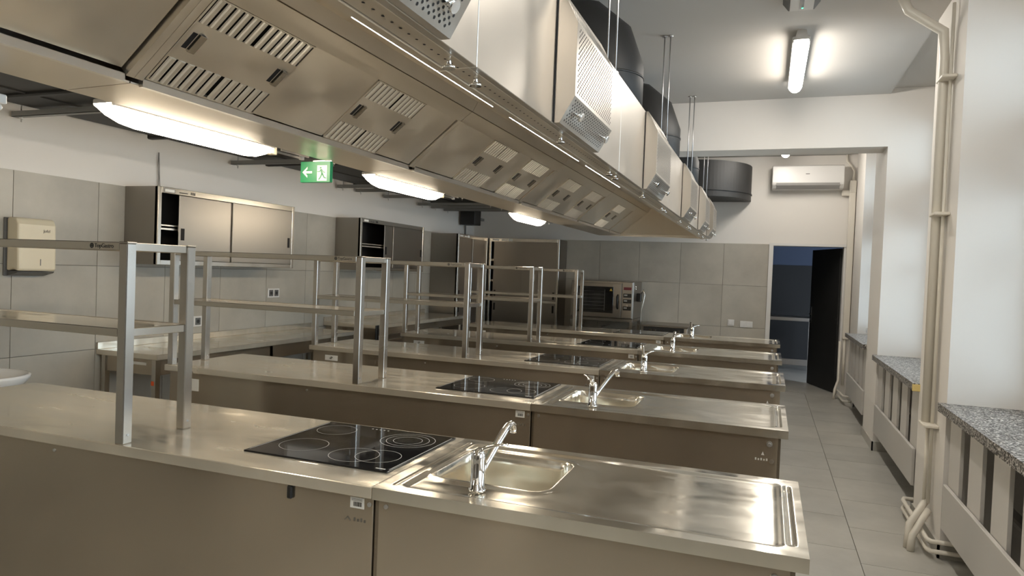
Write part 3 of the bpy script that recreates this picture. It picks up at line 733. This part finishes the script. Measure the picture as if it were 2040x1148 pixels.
# ================================================================== LEFT WALL FURNITURE
def wall_cabinet(y0, y1, op0, split, label, dots):
    """sliding door wall cabinet, door planes in front"""
    x0, x1, z0, z1 = XL+.001, -4.32, 1.475, 2.05
    t = thing('wall_cabinet', label, 'cabinet', (x0, y0, z0), 'steel wall cabinets')
    W_, D_, H_ = y1-y0, x1-x0, z1-z0
    b = MB(); b.box(0, D_-.01, 0, .012, 0, H_, .001); b.box(0, D_-.01, W_-.012, W_, 0, H_, .001); b.box(0, D_-.03, .012, W_-.012, 0, .012); b.box(0, D_-.03, .012, W_-.012, H_-.012, H_); b.obj('carcass', 'cab', t)
    MB().box(0, .006, .012, W_-.012, .012, H_-.012).obj('back_panel', 'dark', t)
    b = MB(); b.box(D_-.035, D_, 0, .03, 0, H_, .002); b.box(D_-.035, D_, W_-.03, W_, 0, H_, .002); b.box(D_-.035, D_, .03, W_-.03, 0, .035, .002); b.box(D_-.035, D_, .03, W_-.03, H_-.045, H_, .002); b.obj('front_frame', 'rail', t)
    MB().box(.006, D_-.05, .014, W_-.014, .275, .29).box(D_-.07, D_-.05, .014, W_-.014, .262, .30).obj('inner_shelf', 'baffle', t)
    a0, m = op0-y0, split-y0
    d1_ = MB().box(D_-.030, D_-.018, a0, m+.04, .036, H_-.046, .002).obj('sliding_door', 'cab', t)
    MB().box(D_-.018, D_-.0165, a0+.02, a0+.055, .19, .28).obj('finger_slot', 'hole', d1_)
    d2_ = MB().box(D_-.016, D_-.004, m, W_-.032, .036, H_-.046, .002).obj('sliding_door', 'cab', t)
    MB().box(D_-.004, D_-.0025, W_-.085, W_-.055, .19, .28).obj('finger_slot', 'hole', d2_)
    MB().box(D_, D_+.0008, .05, .15, H_-.038, H_-.010).obj('label_plate', 'greyink', t)
    MB().box(D_+.0006, D_+.0012, .056, .144, H_-.034, H_-.014).obj('label_field', 'paper', t)
    b = MB(); b.box(D_, D_+.0008, .19, .27, H_-.031, H_-.025)
    for k in range(4): b.box(D_, D_+.0008, .30+.012*k, .307+.012*k, H_-.034, H_-.014)
    b.obj('printing', 'ink', t)
    return t, d2_
c1, d2_ = wall_cabinet(2.03, 3.58, 2.24, 2.79, 'stainless wall cabinet with two sliding doors above the near wall bench, left gap open', True)
MB().box(.316, .3175, .785, .80, .045, .06).obj('warning_sticker', 'yellow', d2_)
wall_cabinet(4.72, 6.20, 5.25, 5.43, 'stainless wall cabinet hanging above the second wall bench, opened wide at the left', True)
# tall cabinets
def tall_cab(loc, W_, D_, face, label):
    """front faces +X if face='X' else -Y"""
    t = thing('tall_cabinet', label, 'cabinet', loc, 'tall steel cabinets in the corner', rz=0 if face == 'X' else -PI/2)
    H_ = 2.03
    # local: width along Y, front at x=D_
    b = MB(); b.box(0, D_-.012, 0, .015, .03, H_, .001); b.box(0, D_-.012, W_-.015, W_, .03, H_, .001); b.box(0, D_-.02, .015, W_-.015, H_-.015, H_); b.box(0, D_-.02, .015, W_-.015, .05, .065); b.box(0, .01, .015, W_-.015, .06, H_-.015); b.obj('carcass', 'cab', t)
    b = MB(); b.box(D_-.035, D_, 0, .03, .03, H_, .002); b.box(D_-.035, D_, W_-.03, W_, .03, H_, .002); b.box(D_-.035, D_, .03, W_-.03, H_-.05, H_, .002); b.box(D_-.035, D_, .03, W_-.03, .03, .07, .002); b.box(D_-.035, D_, .03, W_-.03, 1.06, 1.10, .002); b.obj('front_frame', 'rail', t)
    for z0, z1 in ((1.10, H_-.05), (.07, 1.06)):
        a = MB().box(D_-.030, D_-.018, .07, W_*.52, z0, z1, .002).obj('sliding_door', 'cab', t)
        c = MB().box(D_-.016, D_-.004, W_*.48, W_-.032, z0, z1, .002).obj('sliding_door', 'cab', t)
        zz = z0+.02 if z0 > 1 else z1-.14
        MB().box(D_-.018, D_-.0165, .09, .12, zz, zz+.11).obj('finger_slot', 'hole', a); MB().box(D_-.004, D_-.0025, W_-.085, W_-.055, zz, zz+.11).obj('finger_slot', 'hole', c)
    for z in (.55, 1.36, 1.68): MB().box(.01, D_-.05, .016, W_-.016, z, z+.03).obj('inner_shelf', 'baffle', t)
    b = MB(); b.box(D_, D_+.0008, .05, .16, H_-.035, H_-.015); b.box(D_, D_+.0008, .2, .3, H_-.035, H_-.02); b.box(D_, D_+.0008, .31, .38, H_-.042, H_-.010); b.obj('label_strip', 'paper', t)
    for x in (.04, D_-.05):
        for y in (.04, W_-.04): MB().cyl((x, y, 0), (x, y, .03), .02, 10).obj('foot', 'rail', t)
tall_cab((XL+.002, 7.05, 0), 1.08, .43, 'X', 'tall steel cabinet standing against the left wall in the far corner')
tall_cab((-4.20, 8.58, 0), 1.13, .42, 'Y', 'tall wide steel cabinet standing against the far wall left of the oven')
# wall bench
t = thing('wall_bench', 'long stainless bench along the left wall under the first wall cabinet, low backsplash', 'bench', (XL+.002, 1.82, 0), 'benches along the left wall')
BW, BD = 2.5, .58
MB().box(.0, BD, 0, BW, .812, .85, .003).obj('worktop', 'top', t)
MB().box(0, .018, 0, BW, .85, .90, .002).obj('backsplash', 'top', t)
for y in (.02, 1.2, BW-.06):
    for x in (.03, BD-.07): MB().box(x, x+.04, y, y+.04, 0, .812, .002).obj('leg', 'rail', t)
b = MB(); b.box(.05, BD-.05, .03, .05, .70, .81); b.box(BD-.05, BD-.03, .06, BW-.06, .70, .81); b.obj('apron', 'side', t)
MB().box(.07, BD-.07, .06, BW-.06, .12, .15).obj('lower_shelf', 'side', t)
MB().box(.25, .45, .0285, .03, .765, .785).obj('label_strip', 'paper', t)
MB().box(BD-.07, BD-.045, .0188, .02, .63, .66).obj('sticker', 'orange', t)
# second bench: low steel counter with drawers
t = thing('drawer_counter', 'stainless counter with drawers and black corner guard beyond the first wall bench', 'counter', (XL+.002, 4.55, 0), 'benches along the left wall')
BW, BD = 2.35, .66
MB().box(0, BD, 0, BW, .86, .90, .003).obj('worktop', 'top', t); MB().box(0, .02, 0, BW, .90, .95, .002).obj('backsplash', 'top', t)
MB().box(.01, BD-.03, .03, BW-.02, .1, .86).obj('cabinet_body', 'side', t)
for k in range(3):
    y0 = .08+k*.76
    for z0, z1 in ((.50, .78), (.16, .46)):
        d_ = MB().box(BD-.03, BD-.012, y0, y0+.70, z0, z1, .003).obj('drawer', 'cab', t)
        MB().box(BD-.012, BD-.002, y0+.2, y0+.5, z1-.07, z1-.05, .002).obj('handle', 'chrome', d_)
MB().box(BD-.001, BD+.02, -.02, .03, .72, .90, .004).obj('corner_guard', 'black', t)
MB().box(BD-.029, BD-.010, BW-.22, BW-.17, .70, .78).obj('sticker', 'paper', t)
for y in (.1, BW-.1):
    for x in (.08, BD-.12): MB().cyl((x, y, 0), (x, y, .1), .02, 12).obj('leg', 'rail', t)
# wash basin
t = thing('wash_basin', 'white ceramic hand basin on the left wall behind the nearest rack', 'basin', (XL, .90, .66))
b = MB(); n = 28
def oval(k, z, cx=.25, ax=.25, ay=.22):
    out = []
    for j in range(n):
        a = 2*PI*j/n; x = cx+ax*k*math.cos(a)*(1.0); y = ay*k*math.sin(a)
        if x < .005: x = .005
        out.append(b.bm.verts.new((x, y, z)))
    return out
R = [oval(.25, 0), oval(.55, .02), oval(.85, .08), oval(1.0, .13), oval(1.0, .145), oval(.93, .148), oval(.85, .13), oval(.7, .08), oval(.4, .05), oval(.05, .045)]
for r0, r1 in zip(R, R[1:]):
    for j in range(n): f = b.bm.faces.new((r0[j], r0[(j+1) % n], r1[(j+1) % n], r1[j])); f.smooth = True
b.bm.faces.new(R[0][::-1]); b.bm.faces.new(R[-1]); b.obj('bowl', 'ceramic', t)
MB().box(.005, .10, -.2, .2, .12, .148, .01, 2).obj('tap_ledge', 'ceramic', t)
# paper towel dispenser
t = thing('towel_dispenser', 'cream paper towel dispenser with grey base on the left wall', 'dispenser', (XL, 1.295, 1.375))
b = MB(); hw = .125
b.prism([(0.012, .03), (.075, .045), (.115, .03), (.125, .05), (.118, .33), (.10, .37), (.012, .372)], -hw, hw); o = b.obj('cover', 'cream', t)
md = o.modifiers.new('bevel', 'BEVEL'); md.width = .015; md.segments = 3
MB().box(0, .014, -hw-.012, hw-.005, .0, .37, .004).obj('back_plate', 'greyp', t)
MB().prism([(0.01, .0), (.105, .022), (.112, .031), (.012, .031)], -hw+.006, hw-.006).obj('base_tray', 'greyp', t)
MB().box(.1245, .1255, .015, .02, .07, .112).obj('level_slot', 'greyp', t)
MB().text('Jofel', .026, Matrix.Translation((.1215, .035, .285)) @ Matrix.Rotation(PI/2, 4, 'Z') @ Matrix.Rotation(PI/2, 4, 'X') @ Matrix.Shear('XZ', 4, (0, 0)) ).obj('lettering', 'greyink', t)
# sockets on the left wall
for nm, y, z in (('white double socket frame low on the left wall above the bench', 2.80, 1.0), ('white double socket frame on the left wall below the cabinet end', 3.715, 1.225)):
    t = thing('wall_socket', nm, 'socket', (XL, y, z), 'double sockets on the left wall')
    MB().box(0, .010, -.085, .085, -.045, .045, .003).obj('frame', 'white', t)
    for s in (-.038, .038):
        MB().box(.010, .012, s-.028, s+.028, -.03, .03, .002).obj('insert', 'greyp', t); MB().cyl((.012, s, 0), (.0128, s, 0), .016, 14).obj('cup', 'black', t)
t = thing('wall_cable', 'thin grey cable hanging on the wall above the near cabinet corner', 'cable', (XL+.006, 2.32, 2.05))
MB().tube([(0, 0, 0), (0, .005, .1), (0, -.004, .2), (0, .0, .3)], .003, 6).tube([(0, .02, 0), (0, .012, .12), (0, .002, .3)], .003, 6).obj('cord', 'greyink', t)
t = thing('corner_conduit', 'thin vertical conduit running down the wall to the tall cabinet', 'conduit', (XL+.012, 8.2, 2.03))
MB().cyl((0, 0, 0), (0, 0, .9), .012, 10).obj('tube', 'strut', t)
t = thing('corner_unit', 'small black box mounted in the far left corner below the duct', 'box', (-4.5, 8.08, 2.22))
MB().box(-.12, .12, -.12, .12, 0, .34, .006).obj('housing', 'black', t); MB().box(-.02, .02, .12, .5, .1, .14).obj('bracket', 'strut', t)

# ================================================================== FAR WALL EQUIPMENT
t = thing('combi_oven', 'steel convection oven with black glass door standing by the far wall', 'oven', (-2.78, 7.85, .92))
OW, OD, OH = .90, .68, .52
MB().box(0, OW, .02, OD, 0, OH, .004).obj('body', 'cab', t)
d_ = MB().box(.01, .735, -.005, .02, .01, OH-.03, .004).obj('door', 'cab', t)
MB().box(.055, .62, -.008, -.004, .07, OH-.08, .002).obj('glass', 'ovenglass', d_)
b = MB()
for k in range(6): b.box(.12, .50, -.0092, -.008, .12+.05*k, .1225+.05*k)
b.box(.12, .125, -.0092, -.008, .10, .40); b.box(.495, .50, -.0092, -.008, .10, .40); b.obj('rack_wires', 'greyink', d_)
MB().prism([(.565, .385), (.585, .420), (.605, .385)], -.0095, -.0085).obj('warning_triangle', 'yellow', d_)
MB().tube([(.685, -.005, .14), (.685, -.045, .16), (.685, -.045, .30), (.685, -.005, .33)], .014, 10).obj('handle', 'black', d_)
p_ = MB().box(.745, OW-.01, -.008, .02, .01, OH-.005, .003).obj('control_panel', 'cab', t)
MB().box(.765, .875, -.0095, -.008, .405, .445).obj('name_band', 'maroon', p_)
for z in (.30, .22, .12): MB().box(.762, .878, -.0095, -.008, z, z+.055).obj('display', 'black', p_)
for z in (.33, .25, .15):
    b = MB(); b.box(.775, .82, -.0105, -.0095, z-.005, z+.012); b.obj('readout', 'mark', p_)
MB().cyl((.82, -.02, .19), (.82, -.008, .19), .018, 14).obj('dial', 'rail', p_)
MB().cyl((OW, .12, .42), (OW+.02, .12, .42), .012, 10).cyl((OW, .12, .45), (OW+.02, .12, .45), .012, 10).obj('side_bolt', 'chrome', t)
MB().box(OW, OW+.06, .28, .38, .24, .36, .006).obj('spray_holder', 'black', t)
MB().tube([(OW+.06, .3, .36), (OW+.09, .3, .40), (OW+.11, .3, .34), (OW+.07, .3, .1), (OW+.06, .3, -.2), (OW+.09, .35, -.5)], .010, 8).obj('hose', 'rail', t)
t = thing('oven_stand', 'open steel stand with rack rails under the convection oven', 'stand', (-2.78, 7.85, 0))
MB().box(0, .9, .02, .68, .875, .915, .003).obj('top_frame', 'cab', t)
for x in (0, .86):
    for y in (.02, .64): MB().box(x, x+.04, y, y+.04, 0, .875).obj('leg', 'rail', t)
for z in (.3, .42, .54, .66, .78):
    for x in (.04, .44): MB().box(x, x+.02, .06, .64, z, z+.008).obj('runner', 'rail', t); MB().box(x+.38, x+.40, .06, .64, z, z+.008).obj('runner', 'rail', t)
MB().box(.04, .86, .06, .64, .12, .14).obj('lower_shelf', 'cab', t)
t = thing('gas_range', 'low steel range with black control front and knobs against the far wall', 'range', (-1.74, 7.85, 0))
MB().box(0, .62, .03, .74, .06, .835, .003).obj('body', 'cab', t); MB().box(-.01, .63, .0, .74, .835, .86, .003).obj('top_plate', 'cab', t)
p_ = MB().box(.02, .565, -.004, .03, .735, .83, .003).obj('control_front', 'black', t)
for x in (.12, .18, .50): MB().cyl((x, -.028, .785), (x, -.004, .785), .018, 14).box(x-.004, x+.004, -.034, -.028, .767, .803).obj('knob', 'chrome', p_)
MB().box(.575, .615, -.006, .03, .735, .83, .003).obj('side_trim', 'baffle', t)
for x in (.05, .57):
    for y in (.08, .68): MB().cyl((x, y, 0), (x, y, .06), .018, 10).obj('foot', 'rail', t)
# switches
t = thing('light_switch', 'single white light switch on the far wall', 'switch', (-.596, YF-TH, .912))
MB().box(-.045, .045, -.010, 0, -.045, .045, .004).obj('plate', 'white', t); MB().box(-.027, .027, -.014, -.010, -.027, .027, .002).obj('rocker', 'white', t)
t = thing('light_switch', 'double white light switch on the far wall nearest the doorway', 'switch', (-.385, YF-TH, .90))
MB().box(-.085, .085, -.010, 0, -.045, .045, .004).obj('plate', 'white', t)
for s in (-.04, .04): MB().box(s-.027, s+.027, -.014, -.010, -.027, .027, .002).obj('rocker', 'white', t)
# air conditioner
t = thing('air_conditioner', 'white split air conditioner high on the far wall above the door', 'air conditioner', (-.13, YF, 2.80))
o = MB().prism([(0, .0), (-.16, .01), (-.21, .06), (-.215, .09), (-.20, .31), (-.17, .325), (0, .325)], 0, .905, 'X').obj('housing', 'white', t)
md = o.modifiers.new('bevel', 'BEVEL'); md.width = .012; md.segments = 3
MB().prism([(-.14, .004), (-.205, .052), (-.213, .085), (-.14, .085)], .05, .855, 'X').obj('air_outlet', 'greyp', t)
MB().prism([(-.150, .002), (-.212, .048), (-.221, .080), (-.215, .080), (-.204, .052), (-.15, .01)], .055, .85, 'X').obj('louvre', 'blind', t)
MB().box(.425, .475, -.2120, -.2095, .198, .208).obj('maker_mark', 'greyink', t)
MB().cyl((.08, -.19, .018), (.08, -.185, .018), .006, 8).obj('indicator', 'greyp', t)
t = thing('cable_trunking', 'cream box trunking running down the corner beside the doorway', 'trunking', (0.902, YF-.003, 0))
MB().box(-.045, .035, -.07, 0, .78, 2.88, .01, 2).obj('cover', 'pipe', t); MB().box(-.050, .038, -.076, 0, 2.76, 2.93, .015, 2).obj('end_cover', 'pipe', t)
MB().box(-.14, -.03, -.06, 0, 2.72, 2.80, .012, 2).obj('branch', 'pipe', t)
MB().tube([(0, -.03, 2.93), (0, -.03, 3.06), (-.04, -.03, 3.13), (-.09, -.03, 3.19), (-.09, -.03, ZC)], .015, 10).obj('riser', 'pipe', t)
MB().cyl((-.015, -.03, .15), (-.015, -.03, .80), .018, 10).obj('lower_pipe', 'pipe', t)
t = thing('heating_pipes', 'cream heating pipes bending to the floor at the doorway corner', 'pipe', (.86, YF-.45, 0), 'heating pipes on the right wall')
MB().tube([(-.03, .38, .75), (-.03, .38, .22), (-.09, .12, .12), (-.10, .1, .0)], .017, 10).obj('riser', 'pipe', t)
for z in (.06, .12): MB().tube([(-.07, .2, z), (-.045, -.1, z), (-.035, -.38, z), (.02, -.41, z), (.06, -.412, z)], .013, 10).obj('run', 'pipe', t)

# ================================================================== RIGHT WALL
sill_lab = {1: 'speckled granite window sill nearest the camera', 2: 'speckled granite window sill in the middle niche with a chipped yellow corner', 3: 'speckled granite window sill in the farthest niche carrying the mug'}
cov_lab = {1: 'nearest slatted radiator cover below the granite sill', 2: 'middle slatted radiator cover beyond the tall pipe', 3: 'farthest slatted radiator cover beside the doorway'}
for i in (1, 2, 3):
    a, c = NICHES[i]; z = SILLZ[i]
    t = thing('window_sill', sill_lab[i], 'sill', (XW, (a+c)/2, z-.035), 'granite window sills'); h = (c-a)/2
    MB().box(-.451, -.045, -h+.001, h-.001, 0, .035).box(-.49, -.452, -h-.02, h+.02, -.012, .0352).obj('slab', 'granite', t)
    if i == 2: MB().box(-.495, -.44, -h-.024, -h-.006, -.016, .03, .003).obj('chipped_corner', 'chip', t)
    t = thing('radiator_cover', cov_lab[i], 'radiator cover', (XP, (a+c)/2, 0), 'radiator covers under the sills')
    MB().box(-.012, .008, -h+.06, h-.06, .185, .435, .003).obj('front_board', 'board', t)
    n = 5; pitch = (c-a-.14)/ (n-.45)
    for k in range(n):
        y = -h+.07+pitch*k
        MB().box(.012, .03, h-.14-(pitch*k)-.20*0-.22+.08, h-.14-(pitch*k)+.08, .20, z-.04, .001).obj('slat', 'board', t) if y > -9 else None
    b = MB(); b.box(.37, .39, -h+.0, h, .09, z-.04); b.obj('back_board', 'greyink', t)
    for k in range(2): MB().box(.20, .36, -h+.2, h-.2, .15+.3*k, .40+.3*k, .02, 2).obj('radiator_panel', 'greyink', t)
t = thing('mug', 'dark mug with a pale handle on the farthest window sill', 'mug', (1.10, 7.62, .92))
MB().lathe([(0, 0), (.038, 0), (.04, .005), (.04, .10), (.036, .10), (.036, .01), (0, .008)], 20).obj('cup', 'mug', t)
MB().tube([(-.038, 0, .08), (-.065, 0, .08), (-.07, 0, .05), (-.062, 0, .025), (-.038, 0, .02)], .006, 8).obj('handle', 'white', t)
# tall pipe on pier A
t = thing('heating_pipes', 'tall cream riser pipes on the nearest pier, bending to the floor', 'pipe', (0, 0, 0), 'heating pipes on the right wall')
MB().tube([(.56, 2.94, ZC), (.60, 2.94, 3.19), (.79, 2.94, 3.05), (.80, 2.94, 2.9), (.805, 2.94, .70)], .027, 14).obj('riser', 'pipe', t)
MB().tube([(.828, 2.895, 3.2), (.828, 2.895, .24)], .010, 10).obj('thin_pipe', 'pipe', t)
MB().tube([(.815, 2.94, .70), (.815, 2.94, .22)], .011, 10).obj('thin_pipe', 'pipe', t)
MB().tube([(.828, 2.95, .24), (.79, 2.89, .205), (.715, 2.775, .135), (.705, 2.76, .0)], .020, 12).obj('elbow_pipe', 'pipe', t)
MB().tube([(.828, 2.88, .20), (.79, 2.83, .16), (.722, 2.72, .085), (.715, 2.71, .0)], .020, 12).obj('elbow_pipe', 'pipe', t)
for z in (2.75, 1.95, .70): MB().box(.77, .85, 2.82, 2.98, z, z+.018, .004).obj('clamp', 'pipe', t)
for z, d in ((.10, 0), (.045, .0)):
    MB().tube([(1.2, 3.44, z), (.80, 3.45, z), (.785, 3.40, z), (.785, 2.66, z), (.80, 2.625, z), (1.2, 2.62, z)], .013, 10).obj('run', 'pipe', t)
